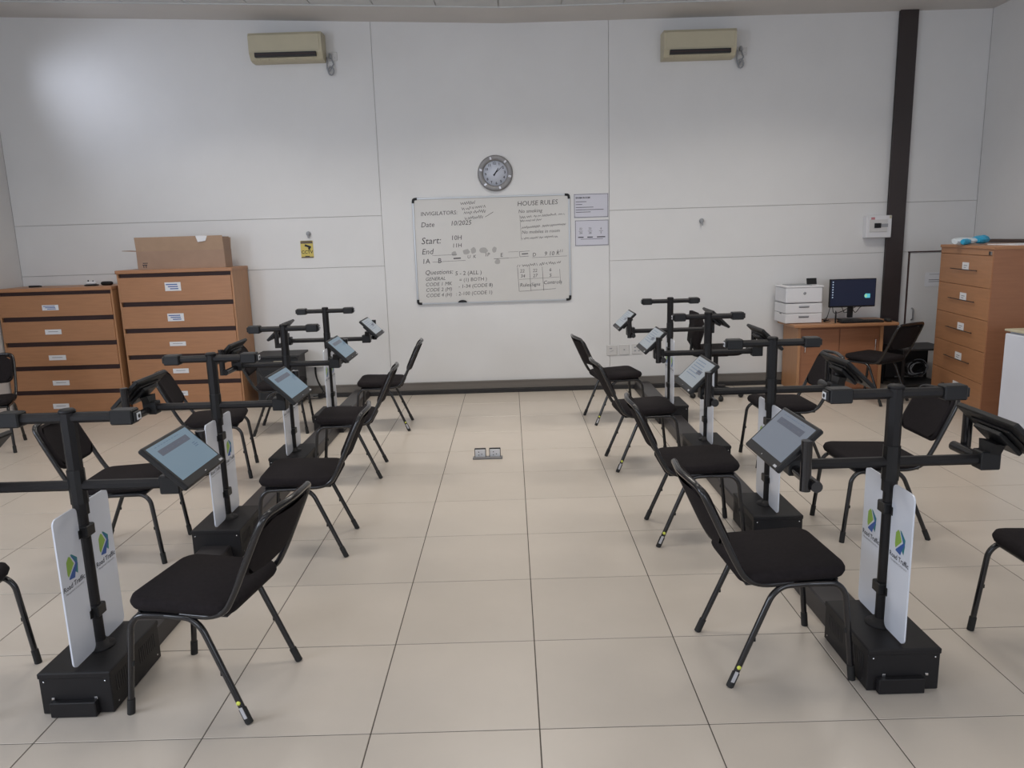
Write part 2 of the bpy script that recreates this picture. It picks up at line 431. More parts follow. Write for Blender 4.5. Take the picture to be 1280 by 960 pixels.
def wall_socket(x, z, w, h, label, dark=False, kind='holes'):
    t = thing('wall_socket', label, 'wall socket', (x, YB, z), 0)
    b = MB(); b.box((0, -.006, 0), (w, .012, h), .003); b.obj('plate', 'socket', t)
    b = MB()
    if kind == 'holes':
        for px, pz in ((0, .02), (-.018, -.012), (.018, -.012)): b.box((px, -.0125, pz), (.006, .002, .008))
    elif kind == 'dot':
        b.lathe([(.008, 0), (.008, .002)], 10, X=frame((0, -.012, 0), (1, 0, 0), (0, 0, 1)))
    elif kind == 'usb':
        for px in (-.022, .022):
            for pz in (-.02, .018): b.box((px, -.0125, pz), (.022, .002, .014))
    elif kind == 'switch':
        b.box((-.012, -.0125, .02), (.03, .002, .012)); b.tube([(-.02, -.013, -.015), (.02, -.013, .0)], .0025, 6)
    b.obj('socket_face', 'grey_pl', t)
    return t
wall_socket(-1.775, 3.605, .085, .085, 'small white power socket right of the left air conditioner')
wall_socket(2.485, 3.535, .085, .075, 'small white power socket right of the right air conditioner')
wall_socket(1.108, .437, .115, .112, 'left of three white wall plates low on the back wall, with a switch', kind='switch')
wall_socket(1.247, .44, .112, .112, 'middle of three white wall plates low on the back wall, single centre dot', kind='dot')
wall_socket(1.39, .444, .112, .112, 'right of three white wall plates low on the back wall, four small ports', kind='usb')
def coil(x, z, label):
    b = MB(); y = YB - .03
    pts = [(x - .035, y, z + .13), (x - .04, y, z + .02)]
    for k in range(26):
        a = pi + k * 2 * pi / 12
        pts.append((x + .030 * cos(a), y - .001 * k * .6, z - .005 + .042 * sin(a)))
    pts += [(x + .03, y, z + .06), (x + .0, y + .002, z + .14)]
    b.tube(pts, .0075, 7)
    b.tube([(x, y - .004, z + .12), (x, y - .004, z + .165)], .018, 8, taper=[1, .7])
    tag(b.obj('power_cable', 'grey_pl'), label, 'cable')
coil(-1.80, 3.465, 'coiled grey power lead hanging below the left air conditioner socket')
coil(2.455, 3.415, 'coiled grey power lead hanging below the right air conditioner socket')
def nub(x, z, label):
    b = MB(); b.lathe([(.022, 0), (.026, .012), (.02, .03), (.008, .036)], 12, X=frame((x, YB, z), (1, 0, 0), (0, 0, 1)))
    b.tube([(x, YB - .03, z), (x + .004, YB - .034, z - .05)], .013, 8, taper=[1, .6])
    tag(b.obj('cable_outlet', 'grey_pl'), label, 'outlet')
nub(-2.175, 1.812, 'small grey cable outlet above the yellow sign')
nub(2.085, 1.824, 'small grey cable outlet alone on the wall right of the notices')
# yellow sign
t = thing('cctv_sign', 'small yellow CCTV warning sign on the back wall', 'sign', (-2.205, YB, 1.645))
b = MB(); b.box((0, -.003, 0), (.135, .006, .185), .001); b.obj('sign_plate', 'yellow', t)
b = MB(); b.text('CCTV', .048, wallX(0, -.045, -.0068), align='CENTER', bold=.001)
b.box((.0, -.007, .035), (.07, .0012, .022), X=Matrix.Rotation(radians(20), 4, 'Y')); b.box((.025, -.007, .01), (.02, .0012, .03)); b.box((0, -.007, .088), (.12, .0012, .006))
b.box((0, -.007, -.075), (.05, .0012, .008)); b.obj('print', 'ink', t)
b = MB(); b.box((0, -.0066, .072), (.13, .001, .02)); b.box((0, -.0066, -.085), (.13, .001, .012)); b.obj('edge_band', 'rail', t)

# whiteboard
WX0, WX1, WZ0, WZ1 = -1.035, .662, 1.008, 2.152
WC = ((WX0 + WX1) / 2, (WZ0 + WZ1) / 2)
t = thing('whiteboard', 'large aluminium framed whiteboard covered in handwriting, below the clock', 'whiteboard', (WC[0], YB, WC[1]))
W, H = WX1 - WX0, WZ1 - WZ0
b = MB(); b.box((0, -.008, 0), (W - .02, .014, H - .02)); b.obj('writing_surface', 'board', t)
b = MB()
for sgn in (-1, 1):
    b.box((0, -.012, sgn * (H / 2 - .009)), (W - .05, .022, .018), .003); b.box((sgn * (W / 2 - .009), -.012, 0), (.018, .022, H - .05), .003)
b.obj('frame', 'alu', t)
for sx in (-1, 1):
    for sz in (-1, 1):
        b = MB(); b.tube(fillet([(sx * (W / 2 - .055), -.013, sz * (H / 2 - .01)), (sx * (W / 2 - .012), -.013, sz * (H / 2 - .012)), (sx * (W / 2 - .01), -.013, sz * (H / 2 - .055))], .04), .014, 8)
        b.obj('corner_cap', 'plastic', t)
b = MB(); YI = -.0160
def bt(txt, px, py, size, shear=.15, rot=0.02, mi=0):
    # px,py measured from the board's left/top edge in metres
    b.cur = mi
    X = wallX(-W / 2 + px, H / 2 - py, YI) @ Matrix.Rotation(rot, 4, 'Z')
    b.text(txt, size, X, shear=shear, bold=-.0001)
bt('INVIGILATORS:', .085, .19, .059, .1)
def scrib(px, py, L, a=.012, seed=0, rot=.08, mi=0):
    r = random.Random(seed); b.cur = mi; pts = []; x = 0; n = max(4, int(L / .011))
    for k in range(n):
        gap = r.random() < .14
        pts.append((px + L * k / n, py + a * (1 if k % 2 else -1) * (.5 + r.random()) - rot * L * k / n, gap))
    for p, q in zip(pts, pts[1:]):
        if q[2]: continue
        A = Vector((-W / 2 + p[0], YI, H / 2 - p[1])); B = Vector((-W / 2 + q[0], YI, H / 2 - q[1]))
        d = (B - A).normalized(); nn = Vector((d.z, 0, -d.x)) * .0020
        b.quad(A - nn, B - nn, B + nn, A + nn)
for k, (px, py, L) in enumerate(((.52, .075, .17), (.53, .130, .27), (.54, .175, .26), (.56, .230, .22))): scrib(px, py, L, .013, k)
def stroke(x0, y0, x1, y1, w=.0022, mi=0):
    b.cur = mi
    A = Vector((-W / 2 + x0, YI, H / 2 - y0)); B = Vector((-W / 2 + x1, YI, H / 2 - y1)); d = (B - A).normalized(); nn = Vector((d.z, 0, -d.x)) * w
    b.quad(A - nn, B - nn, B + nn, A + nn)
stroke(.78, .22, .87, .17)
bt('Date', .08, .31, .075, .2); bt('10/2025', .40, .30, .070, .2)
bt('Start:', .075, .49, .10, .2); bt('10H', .40, .455, .070, .1)
bt('End', .075, .60, .085, .2); bt('11H', .41, .535, .062, .1)
bt('1A    B', .075, .70, .075, .1)
stroke(.19, .615, .46, .61, .0014); stroke(.19, .685, .55, .675, .0014); stroke(.42, .652, .50, .650, .006); bt('U  K', .57, .655, .05); bt('1P', .76, .64, .055)
bt('E', .93, .65, .06, .1); stroke(.86, .668, 1.02, .665, .002)
stroke(1.02, .60, 1.13, .598, .0012); stroke(1.0, .665, 1.13, .66, .0012)
stroke(1.14, .60, 1.25, .595, .0018); stroke(1.14, .60, 1.145, .655, .0018); stroke(1.145, .655, 1.24, .65, .0018); stroke(1.165, .625, 1.235, .622, .005)
bt('D', 1.28, .655, .055); bt('9 10', 1.41, .65, .062); bt('K', 1.54, .645, .055)
stroke(1.28, .668, 1.66, .66, .0014); bt('L11', 1.55, .62, .045); 
b.cur = 1
for (px, py, w_, h_) in ((.43, .60, .06, .05), (.56, .585, .075, .06), (.64, .575, .06, .07), (.75, .575, .10, .06), (.87, .57, .05, .07), (.90, .70, .06, .06)):
    X = wallX(-W / 2 + px, H / 2 - py, -.0155); n = 12
    rr = random.Random(int(px * 100))
    b.add([(w_ / 2 * cos(a * 2 * pi / n) * (.8 + .4 * rr.random()), h_ / 2 * sin(a * 2 * pi / n) * (.8 + .4 * rr.random()), 0) for a in range(n)], [tuple(range(n))], X=X)
bt('Questions:', .10, .82, .070, .2); bt('5 - 2 (ALL )', .43, .835, .062, .1)
bt('GENERAL', .10, .885, .052, .25); bt('= (1) BOTH )', .47, .905, .055, .1)
bt('CODE 1 MK', .10, .945, .055, .2); bt('- 1-34 (CODE 8)', .46, .975, .055, .1)
bt('CODE 2 (M)', .10, 1.005, .055, .2); bt(': 2-100 (CODE 1)', .43, 1.055, .055, .1)
bt('CODE 4 (H)', .10, 1.065, .055, .2)
bt('HOUSE RULES', 1.13, .115, .070, .1); bt('No smoking', 1.14, .19, .052, .15)
for k, (px, py, L) in enumerate(((1.16, .235, .50), (1.16, .275, .24), (1.16, .345, .50))): scrib(px, py, L, .010, 20 + k, .05)
bt('No mobiles in room', 1.17, .41, .050, .15); scrib(1.17, .46, .40, .009, 31, .03)
stroke(1.155, .21, 1.165, .48, .0012)
scrib(1.10, .755, .50, .012, 40, .06)
for x in (1.115, 1.245, 1.385): stroke(x, .77, x + .012, 1.03, .0018)
stroke(1.575, .80, 1.585, .97, .0014); stroke(1.13, 1.03, 1.53, 1.01, .0016); stroke(1.13, .90, 1.57, .885, .0012)
bt('22', 1.14, .825, .05); bt('34', 1.145, .88, .05); bt('22', 1.28, .825, .05); bt('27', 1.28, .88, .05); bt('6', 1.46, .82, .05); bt('5', 1.46, .88, .05)
bt('Rules', 1.135, .98, .056); bt('Signs', 1.26, .975, .050); bt('Controls', 1.395, .96, .056)
b.obj('handwriting', ['marker', 'smudge'], t)['kind'] = 'stuff'
b = MB(); b.prism([(.05 * cos(a), .028 * sin(a)) for a in [k * pi / 8 for k in range(9)]], 0, .02, X=wallX(-W / 2 + .50, -H / 2 + .012, -.016)); b.obj('pen_clip', 'plastic', t)

# clock
t = thing('wall_clock', 'round steel rimmed wall clock above the whiteboard', 'clock', (-.13, YB, 2.385))
t.rotation_euler = (0, radians(-5), 0)
X = frame((0, 0, 0), (1, 0, 0), (0, 0, 1))
b = MB(); b.lathe([(.185, 0), (.188, .02), (.180, .035), (.132, .028), (.128, .012)], 40, X=X); b.obj('rim', 'steel', t)
b = MB(); b.lathe([(.133, .011), (.133, .0155)], 36, X=X); b.obj('dial', 'clockface', t)
b = MB()
for k in range(1, 13):
    a = radians(90 - 30 * k)
    b.text(str(k), .036, frame((.103 * cos(a), -.0165, .103 * sin(a) - .012), (1, 0, 0), (0, 0, 1)), align='CENTER', bold=.0008)
b.obj('numerals', 'ink', t)
def hand(ang, L, w, nm, tail=.03):
    b = MB(); X2 = Matrix.Rotation(radians(ang), 4, 'Y')
    b.prism([(-w, -tail), (w, -tail), (w * .4, L), (-w * .4, L)], .018, .0195, X=X2 @ X); b.obj(nm, 'ink', t)
hand(37, .062, .0075, 'hour_hand'); hand(54, .10, .004, 'minute_hand')
for a in (102, 42, -18, -78, -138, 162):
    b = MB(); aa = radians(a); b.box((.158, -.036, 0), (.030, .004, .022), .001, X=Matrix.Rotation(-aa, 4, 'Y')); b.obj('rim_marker', 'chrome', t)

# notices
def notice(x0, x1, z0, z1, label, grid):
    t = thing('notice', label, 'notice', ((x0 + x1) / 2, YB, (z0 + z1) / 2), 0)
    w, h = x1 - x0, z1 - z0
    b = MB(); b.box((0, -.003, 0), (w, .004, h)); b.obj('sheet', 'paper_l', t)
    b = MB()
    y = -.0056
    for zz in (-h / 2 + .006, h / 2 - .006): b.box((0, y, zz), (w - .006, .0006, .004))
    for xx in (-w / 2 + .006, w / 2 - .006): b.box((xx, y, 0), (.004, .0006, h - .006))
    if not grid:
        b.text('EXAM ROOM', .026, wallX(-w / 2 + .02, h / 2 - .05, y), bold=.0009)
        for k, (L, zz) in enumerate(((.115, .083), (.07, .112), (.19, .142), (.30, .168), (.16, .192))):
            b.box((-w / 2 + .02 + L / 2, y, h / 2 - zz), (L, .0006, .0055))
    else:
        for cx_, tx, bx in ((-.12, '22', '34'), (-.02, '22', '28'), (.10, '6', '5')):
            b.text(tx, .032, wallX(cx_, .035, y), align='CENTER'); b.text(bx, .032, wallX(cx_, -.01, y), align='CENTER')
            b.box((cx_, y, .02), (.045, .0006, .003)); b.box((cx_, y, -.045), (.06 if cx_ < .05 else .09, .0006, .010))
        b.box((-.0, y, -.065), (.24, .0006, .004))
    b.obj('print', 'ink', t)
notice(.706, 1.078, 1.893, 2.145, 'upper of two lilac-white printed notices, with lines of text', False)
notice(.714, 1.080, 1.593, 1.868, 'lower of two lilac-white printed notices, with a table of figures', True)

# distribution board
t = thing('distribution_board', 'white electrical box with black breakers, left of the dark column', 'electrical box', (3.975, YB, 1.705))
b = MB(); b.box((0, -.045, 0), (.27, .09, .235), .006); b.obj('enclosure', 'white_pl', t)
b = MB(); b.box((-.01, -.093, .01), (.19, .008, .13), .002); b.obj('cover', 'socket', t)
b = MB()
for k in range(4): b.box((-.047 + k * .018, -.1, .012), (.015, .012, .05), .001)
b.obj('breaker', 'plastic', t)
b = MB(); b.box((.055, -.098, .012), (.07, .003, .035)); b.obj('blank_cover', 'grey_pl', t)
b = MB(); b.box((-.07, -.0915, .085), (.04, .001, .03)); b.obj('warning_label', 'red_print', t)
b = MB(); b.box((.115, -.095, .10), (.02, .012, .03), .002); b.obj('latch', 'cream', t)

# paper on the low door
t = MB(); t.box((4.64, YB - .014, 1.12), (.18, .002, .15), X=None); t.box((4.575, YB - .016, 1.09), (.03, .003, .10), X=None)
t.cur = 1; t.box((4.65, YB - .0155, 1.115), (.13, .001, .008)); t.box((4.65, YB - .0155, 1.095), (.13, .001, .006)); t.box((4.66, YB - .0155, 1.175), (.13, .001, .004))
tag(t.obj('paper_note', ['paper', 'ink_soft']), 'white paper note stuck on the low white door', 'note')

# ------------------------------------------------------------------ chairs
def tubeobj(paths, r, nm, matn, par, n=10):
    b = MB()
    for p in paths: b.tube(p, r, n)
    return b.obj(nm, matn, par)
HWD = .205
def make_chair(label, group):
    t = thing('visitor_chair', label, 'chair', (0, 0, 0), 0, group)
    b = MB(); b.pillow(.42, .425, .052, .07, e=.022, X=Matrix.Translation((0.005, 0, .437)) @ Matrix.Rotation(radians(-2), 4, 'Y'))
    b.obj('seat', 'fabric', t)
    b = MB(); b.box((0, 0, .404), (.36, .36, .014), .004); b.obj('seat_board', 'plastic', t)
    # back pad: leaning plane
    top = Vector((-.368, 0, .805)); bot = Vector((-.205, 0, .455))
    d = (top - bot).normalized()
    ctr = bot + d * .235
    X = frame(ctr, (0, 1, 0), d)
    b = MB(); b.pillow(.375, .265, .032, .055, e=.014, bend=.022, X=X @ Matrix.Translation((0, 0, -.012))); b.obj('backrest', 'fabric', t)
    hp = []
    def bp(yy, s, off=0.0):
        p = bot + d * s; nrm = Vector((d.z, 0, -d.x))
        return (p.x + nrm.x * off, yy, p.z + nrm.z * off)
    pts = [(.0, -HWD + .02, .405), (-.12, -HWD + .012, .405), (-.185, -HWD + .006, .43), bp(-HWD + .004, .06), bp(-HWD + .008, .30), bp(-HWD + .02, .372),
           bp(0, .392, -.02), bp(HWD - .02, .372), bp(HWD - .008, .30), bp(HWD - .004, .06), (-.185, HWD - .006, .43), (-.12, HWD - .012, .405), (0, HWD - .02, .405)]
    b = MB(); b.tube(fillet(pts, .05, 4), .0125, 10); b.obj('back_frame', 'black_gloss', t)
    for sy in (-1, 1):
        for fr in (1, -1):
            if fr == 1: pts = [(.06, sy * HWD * .93, .398), (.165, sy * HWD * .95, .398), (.20, sy * HWD * .97, .36), (.238, sy * (HWD + .004), .006)]
            else: pts = [(.06, sy * HWD * .93, .398), (-.04, sy * HWD * .95, .398), (-.085, sy * HWD * .97, .365), (-.238, sy * (HWD + .004), .006)]
            b = MB(); b.tube(fillet(pts, .055, 4), .0118, 10); lg = b.obj('leg', 'black_gloss', t)
            p = Vector(pts[-2]); q = Vector(pts[-1]); dd = (p - q).normalized()
            b = MB(); b.tube([q - dd * .006, q + dd * .055], .0145, 10); fc = b.obj('foot_cap', 'rubber', lg)
            a = q + dd * .20
            b = MB(); nb = Vector((-fr * .012, 0, 0)); b.box(tuple(a + nb), (.008, .012, .018), .002); b.obj('stacking_stud', 'rubber', lg)
    tubeobj([[(.165, -.19, .398), (.165, .19, .398)], [(-.04, -.19, .398), (-.04, .19, .398)]], .010, 'cross_bar', 'black_gloss', t)
    return t
def asset_tag(t, sy):
    # small dot and silver label near the foot of the rear leg
    q = Vector((-.238, sy * (HWD + .004), .006)); p = Vector((-.085, sy * HWD * .97, .365)); dd = (p - q).normalized()
    lean = Vector((0, sy, 0))
    X = frame(q + dd * .028 + lean * .0135 + Vector((-.004, 0, 0)), dd, (lean.cross(dd)) * -1)
    b = MB(); b.box((.015, 0, 0), (.045, .013, .003), X=X); b.obj('asset_label', 'silver', t)
    b = MB(); b.lathe([(.008, -.001), (.008, .003)], 10, X=X @ Matrix.Translation((.056, 0, 0))); b.obj('inspection_sticker', 'dot', t)

def copy_tree(o, parent=None):
    c = o.copy(); C.objects.link(c)
    if parent: c.parent = parent
    for ch in list(o.children): copy_tree(ch, c)
    return c
GA = 'black chairs along the aisle'; GO = 'black chairs on the outer side of the kiosks'
CH = [
 ((-1.203, 2.736), 170.5, 'black padded chair left of the aisle, closest of its row, asset label on its leg', GA, -1),
 ((-1.205, 4.150), 183, 'black padded chair left of the aisle, second from the front', GA, 0),
 ((-1.245, 5.545), 183, 'black padded chair left of the aisle, third from the front', GA, 0),
 ((-1.215, 6.930), 183, 'black padded chair left of the aisle, nearest the back wall', GA, 0),
 ((1.022, 2.852), 3, 'black padded chair right of the aisle, closest of its row, large in the foreground', GA, -1),
 ((1.020, 4.170), -1, 'black padded chair right of the aisle, second from the front', GA, -1),
 ((.965, 5.560), 4.5, 'black padded chair right of the aisle, third from the front', GA, -1),
 ((.945, 6.975), 9, 'black padded chair right of the aisle, nearest the back wall', GA, -1),
 ((-2.29, 2.735), 0, 'black chair cut off by the left edge, only seat corner and a leg showing', GO, 0),
 ((-2.21, 4.130), 4, 'black chair behind the nearest left kiosk, back turned to the drawer cabinets', GO, 0),
 ((-2.26, 5.60), 12, 'black chair in front of the drawer cabinets, beside the second left kiosk', GO, 0),
 ((-2.16, 6.930), 6, 'black chair on the far left beside the black equipment cabinet', GO, 0),
 ((2.17, 2.785), 180, 'black chair cut off by the right edge, only seat corner and a leg showing', GO, 0),
 ((2.03, 4.165), 180, 'black chair behind the nearest right kiosk, back toward the white fridge', GO, 0),
 ((2.005, 5.540), 180, 'black chair behind the second right kiosk, in front of the desk', GO, 0),
 ((3.60, 7.45), 120, 'black chair pulled up at the wooden desk by the monitor', None, 0),
 ((-4.63, 6.51), -67, 'black chair at the far left edge standing before the wide low drawers', None, 0),
]
proto = None
for (x, y), rz, lab, grp, tagside in CH:
    if proto is None: c = make_chair(lab, grp); proto = c
    else:
        c = copy_tree(proto)
    c.location = (x, y, 0); c.rotation_euler = (0, 0, radians(rz)); c['label'] = lab; c['category'] = 'chair'
    if grp: c['group'] = grp
    elif 'group' in c: del c['group']
for c in [o for o in C.objects if o.parent is None and o.name.startswith('visitor_chair')]:
    if 'of the aisle' in c['label'] and not ('left' in c['label'] and ('second' in c['label'] or 'third' in c['label'])):
        asset_tag(c, -1 if 'right' in c['label'] else 1)

# ------------------------------------------------------------------ kiosks
def screen_mesh(kind):
    # local: x = reader's right, y = up, z = out ; tablet 0.36 x 0.215
    W, H = .36, .215
    bm_ = MB()
    w, h = W - .030, H - .048; cy = .010
    bm_.cur = 0; bm_.box((0, cy, .0155), (w, h, .001))
    z = .0164
    def q(x0, x1, y0, y1, mi):
        bm_.cur = mi; bm_.quad((-w / 2 + x0 * w, cy - h / 2 + y0 * h, z), (-w / 2 + x1 * w, cy - h / 2 + y0 * h, z), (-w / 2 + x1 * w, cy - h / 2 + y1 * h, z), (-w / 2 + x0 * w, cy - h / 2 + y1 * h, z))
    if kind in 'LR':
        q(.13, .86, .68, .84, 1)
        bm_.cur = 2
        rr = random.Random(3)
        for k in range(9): q(.15 + k * .07, .15 + k * .07 + .03 + .03 * rr.random(), .92, .935, 2)
        for k in range(8): q(.20 + k * .075, .20 + k * .075 + .05, .755, .762, 0 if k % 2 else 2)
        if kind == 'L':
            for k in range(3): q(.80, .80 + .06 + .04 * rr.random(), .56 - k * .05, .585 - k * .05, 2)
    else:
        rr = random.Random(5)
        for k in range(6):
            q(.12, .30 + .5 * rr.random(), .86 - k * .11, .885 - k * .11, 2)
        q(.55, .80, .45, .60, 1)
    return bm_.mesh('screen', [{'L': 'screen_l', 'R': 'screen_r', 'P': 'screen_p'}[kind], 'screen_bar', 'screen_txt'])
SCR = {k: screen_mesh(k) for k in 'LRP'}

KB = {}
def kiosk_meshes():
    # base
    b = MB(); b.box((0, 0, .086), (.268, .39, .168), .003); b.box((0, 0, .158), (.274, .396, .022), .003)
    KB['base_box'] = (b.mesh('base_box', 'black'), None)
    b = MB()
    for sx in (-1, 1):
        for grp in (-.155, .03):
            for k in range(9): b.box((sx * .1345, grp + k * .0155, .10), (.002, .006, .060))
    KB['vent_slots'] = (b.mesh('vent_slots', 'dark'), 'base_box')
    b = MB()
    for sy in (-1, 1):
        for sx in (-1, 1): b.lathe([(.004, 0), (.0035, .0025)], 8, X=frame((sx * .115, sy * .1955, .135), (1, 0, 0), (0, 0, sy * -1)))
    for sy in (-1, 1):
        for sx in (-1, 1): b.box((sx * .1355, sy * .16, .03), (.003, .006, .006))
    KB['screws'] = (b.mesh('screws', 'chrome'), 'base_box')
    # lower pole
    b = MB(); b.tube([(0, 0, .168), (0, 0, .74)], .021, 14); KB['pole'] = (b.mesh('pole', 'black'), None)
    b = MB(); b.lathe([(.056, .168), (.056, .175), (.03, .179), (.026, .195)], 20); KB['pole_flange'] = (b.mesh('pole_flange', 'black'), None)
    b = MB(); b.tube([(0, 0, .72), (0, 0, 1.125)], .0285, 8, smooth=False); b.lathe([(.030, 1.12), (.030, 1.128), (.024, 1.134)], 14); KB['upper_post'] = (b.mesh('upper_post', 'black'), None)
    b = MB(); b.tube([(0, 0, .765), (0, 0, .90)], .0315, 10, smooth=False); KB['joint_sleeve'] = (b.mesh('joint_sleeve', 'plastic'), None)
    b = MB(); b.tube([(-.355, 0, .835), (.355, 0, .835)], .0205, 8, smooth=False); KB['cross_arm'] = (b.mesh('cross_arm', 'black'), None)
    b = MB(); b.tube([(-.20, 0, 1.10), (.20, 0, 1.10)], .0205, 8, smooth=False); KB['camera_bar'] = (b.mesh('camera_bar', 'black'), None)
kiosk_meshes()
mcl = MB(); mcl.box((0, 0, 0), (.056, .060, .045), .004); mcl.box((0, -.036, -.004), (.012, .02, .034), .002); mcl.box((0, .036, -.004), (.012, .02, .034), .002)
MCL = mcl.mesh('panel_clamp', 'plastic')
mb_ = MB(); mb_.box((0, 0, 0), (.085, .062, .056), .005); mb_.box((.048, 0, 0), (.012, .044, .036), .003); MCAM = mb_.mesh('camera_module', 'plastic')
mb_ = MB(); mb_.box((.0545, 0, 0), (.002, .030, .026)); MST = mb_.mesh('camera_sticker', 'paper')
mb_ = MB(); mb_.lathe([(.008, 0), (.008, .0015)], 10, X=frame((.0556, 0, 0), (0, 1, 0), (0, 0, 1))); MLN = mb_.mesh('lens', 'plastic')
# panel (y-z plane), logos on the +x face
def plate_mesh():
    b = MB(); b.prism([(x, y) for x, y in rrect(.152, .585, .024, 5)], -.003, .003, X=frame((0, 0, 0), (0, 1, 0), (0, 0, 1)))
    return b.mesh('white_panel', 'plate')
MPL = plate_mesh()
def logo_mesh():
    b = MB(); X = frame((.0036, 0, 0), (0, 1, 0), (0, 0, 1))
    s = .072
    P = lambda pts: b.add([(x * s - s * .5, y * s, 0) for x, y in pts], [tuple(range(len(pts)))], X=X)
    b.cur = 0; P([(.05, .95), (.28, 1.18), (.42, 1.12), (.68, .66), (.10, .12), (.02, .30)])
    b.cur = 1; P([(.45, 1.22), (.58, 1.20), (1.02, .86), (1.0, .62), (.82, .72)]); P([(.92, .02), (.74, .18), (.94, .60), (1.02, .55)])
    b.cur = 2; P([(.50, 1.12), (.66, 1.06), (.98, .78), (1.0, .60), (.72, .16), (.62, -.10), (.12, -.02), (.14, .06), (.80, .62), (.78, .70)])
    b.cur = 3; b.text('Road Traffic', .0285, X @ Matrix.Translation((0, -.036, 0)), align='CENTER', bold=.0003)
    b.cur = 4; b.text('Management Corporation', .0113, X @ Matrix.Translation((0, -.051, 0)), align='CENTER')
    return b.mesh('logo', ['green', 'teal', 'blue', 'ink', 'ink_soft'])
MLG = logo_mesh()
def tablet_mesh():
    b = MB(); b.box((0, 0, .004), (.36, .215, .022), .005); b.box((0, 0, -.011), (.24, .13, .012), .005); return b.mesh('tablet', 'plastic')
MTB = tablet_mesh()
def tablet_detail():
    b = MB(); b.box((.150, -.0955, .0155), (.026, .009, .001)); b.cur = 1; b.lathe([(.0035, 0), (.003, .001)], 10, c=(0, -.094, .0150)); return b.mesh('bezel_label', ['silver', 'chrome'])
MTD = tablet_detail()
def mount_mesh():
    # at +x end, kiosk local coords: end block, neck to the tablet, rear post and stub
    b = MB()
    b.box((.362, 0, .835), (.075, .064, .072), .004)
    b.prism([(-.035, 0), (.035, 0), (.050, .042), (-.050, .042)], -.02, .02, X=frame((.372, 0, .86), (0, 1, 0), (0.15, 0, 1)))
    b.box((.397, 0, .912), (.12, .16, .018), .003, X=Matrix.Translation((.397, 0, .912)) @ Matrix.Rotation(radians(44), 4, 'Y') @ Matrix.Translation((-.397, 0, -.912)))
    return b.mesh('tablet_bracket', 'plastic')
MBR = mount_mesh()
def grip_mesh():
    b = MB()
    b.tube([(.402, .200, .800), (.402, .200, .985)], .0195, 12)
    b.tube([(.372, .02, .822), (.372, .232, .822)], .0205, 12)
    return b.mesh('support_post', 'black_gloss')
MGR = grip_mesh()
def make_kiosk(label, group, scr_kind, plinth, stickers=True):
    t = thing('testing_kiosk', label, 'kiosk', (0, 0, 0), 0, group)
    made = {}
    for nm, (me, par) in KB.items():
        made[nm] = link(nm, me, made[par] if par else t)
        if nm == 'vent_slots': made[nm]['kind'] = 'stuff'
    for z in (.325, .655):
        link('panel_clamp', MCL, t, (0, 0, z))
    for sy in (-1, 1):
        p = link('white_panel', MPL, t, (0, sy * .112, .470)); link('logo', MLG, p, (0, 0, .045))
    for sgn in (1, -1):
        rot = (0, 0, 0 if sgn == 1 else pi)
        c = link('camera_module', MCAM, t, (sgn * .212, 0, 1.10), rot); link('camera_sticker', MST, c); link('lens', MLN, c)
        link('tablet_bracket', MBR, t, rot=rot); link('support_post', MGR, t, rot=rot)
        A = frame((sgn * .415, 0, .935), (0, sgn, 0), (-sgn * cos(radians(44)), 0, sin(radians(44))))
        tb = link('tablet', MTB, t); tb.matrix_local = A
        link('screen', SCR[scr_kind], tb); link('bezel_label', MTD, tb)
    return t
GK = {'L': 'tablet kiosks in the left row', 'R': 'tablet kiosks in the right row'}
ordn = ['nearest', 'second', 'third', 'farthest']
KY = {'L': [2.770, 4.170, 5.570, 6.930], 'R': [2.770, 4.140, 5.545, 6.905]}
KX = {'L': [-1.672, -1.675, -1.682, -1.70], 'R': [1.425, 1.432, 1.44, 1.445]}
DESC = {('L', 0): 'black tablet kiosk nearest in the left row, blue-lit screen and two white logo panels',
        ('L', 1): 'second black tablet kiosk from the front in the left row',
        ('L', 2): 'third black tablet kiosk from the front in the left row',
        ('L', 3): 'last black tablet kiosk of the left row, by the back wall',
        ('R', 0): 'black tablet kiosk nearest in the right row, beside the large foreground chair',
        ('R', 1): 'second black tablet kiosk from the front in the right row',
        ('R', 2): 'third black tablet kiosk from the front in the right row',
        ('R', 3): 'last black tablet kiosk of the right row, by the back wall'}
for side in 'LR':
    for k in range(4):
        kind = ('L' if side == 'L' else 'R') if k < (3 if side == 'L' else 1) else 'P'
        t = make_kiosk(DESC[(side, k)], GK[side], kind, k == 0)
        t.location = (KX[side][k], KY[side][k], 0); t.rotation_euler = (0, 0, 0 if side == 'L' else pi)
        if k == 0:
            s_ = 1 if side == 'L' else -1
            b = MB(); b.box((0.015 if side == 'R' else -.005, -s_ * .209, .032), (.172, .026, .060), .003); b.obj('foot_bracket', 'black', t)
            b = MB()
            for xx in (-.085, .075): b.box((xx, -s_ * .199, .068), (.012, .006, .010), .001)
            b.obj('bracket_screw', 'chrome', t)
    # floor duct between the bases and on to the wall
    t = thing('cable_duct', 'flat black floor cable duct joining the %s row of kiosks to the wall' % ('left' if side == 'L' else 'right'), 'cable duct', (0, 0, 0))
    yy = KY[side] + [YB - .06 + .198]
    for k in range(4):
        y0, y1 = yy[k] + .199, yy[k + 1] - .199
        xc0, xc1 = KX[side][k], KX[side][min(k + 1, 3)]; xc = (xc0 + xc1) / 2 + (-.005)
        b = MB(); X = frame((xc, y0, 0), (1, 0, 0), (0, 0, 1))
        b.prism([(-.092, .001), (-.080, .074), (-.072, .080), (.072, .080), (.080, .074), (.092, .001)], -(y1 - y0), 0, X=X)
        b.obj('duct_cover', 'duct', t)

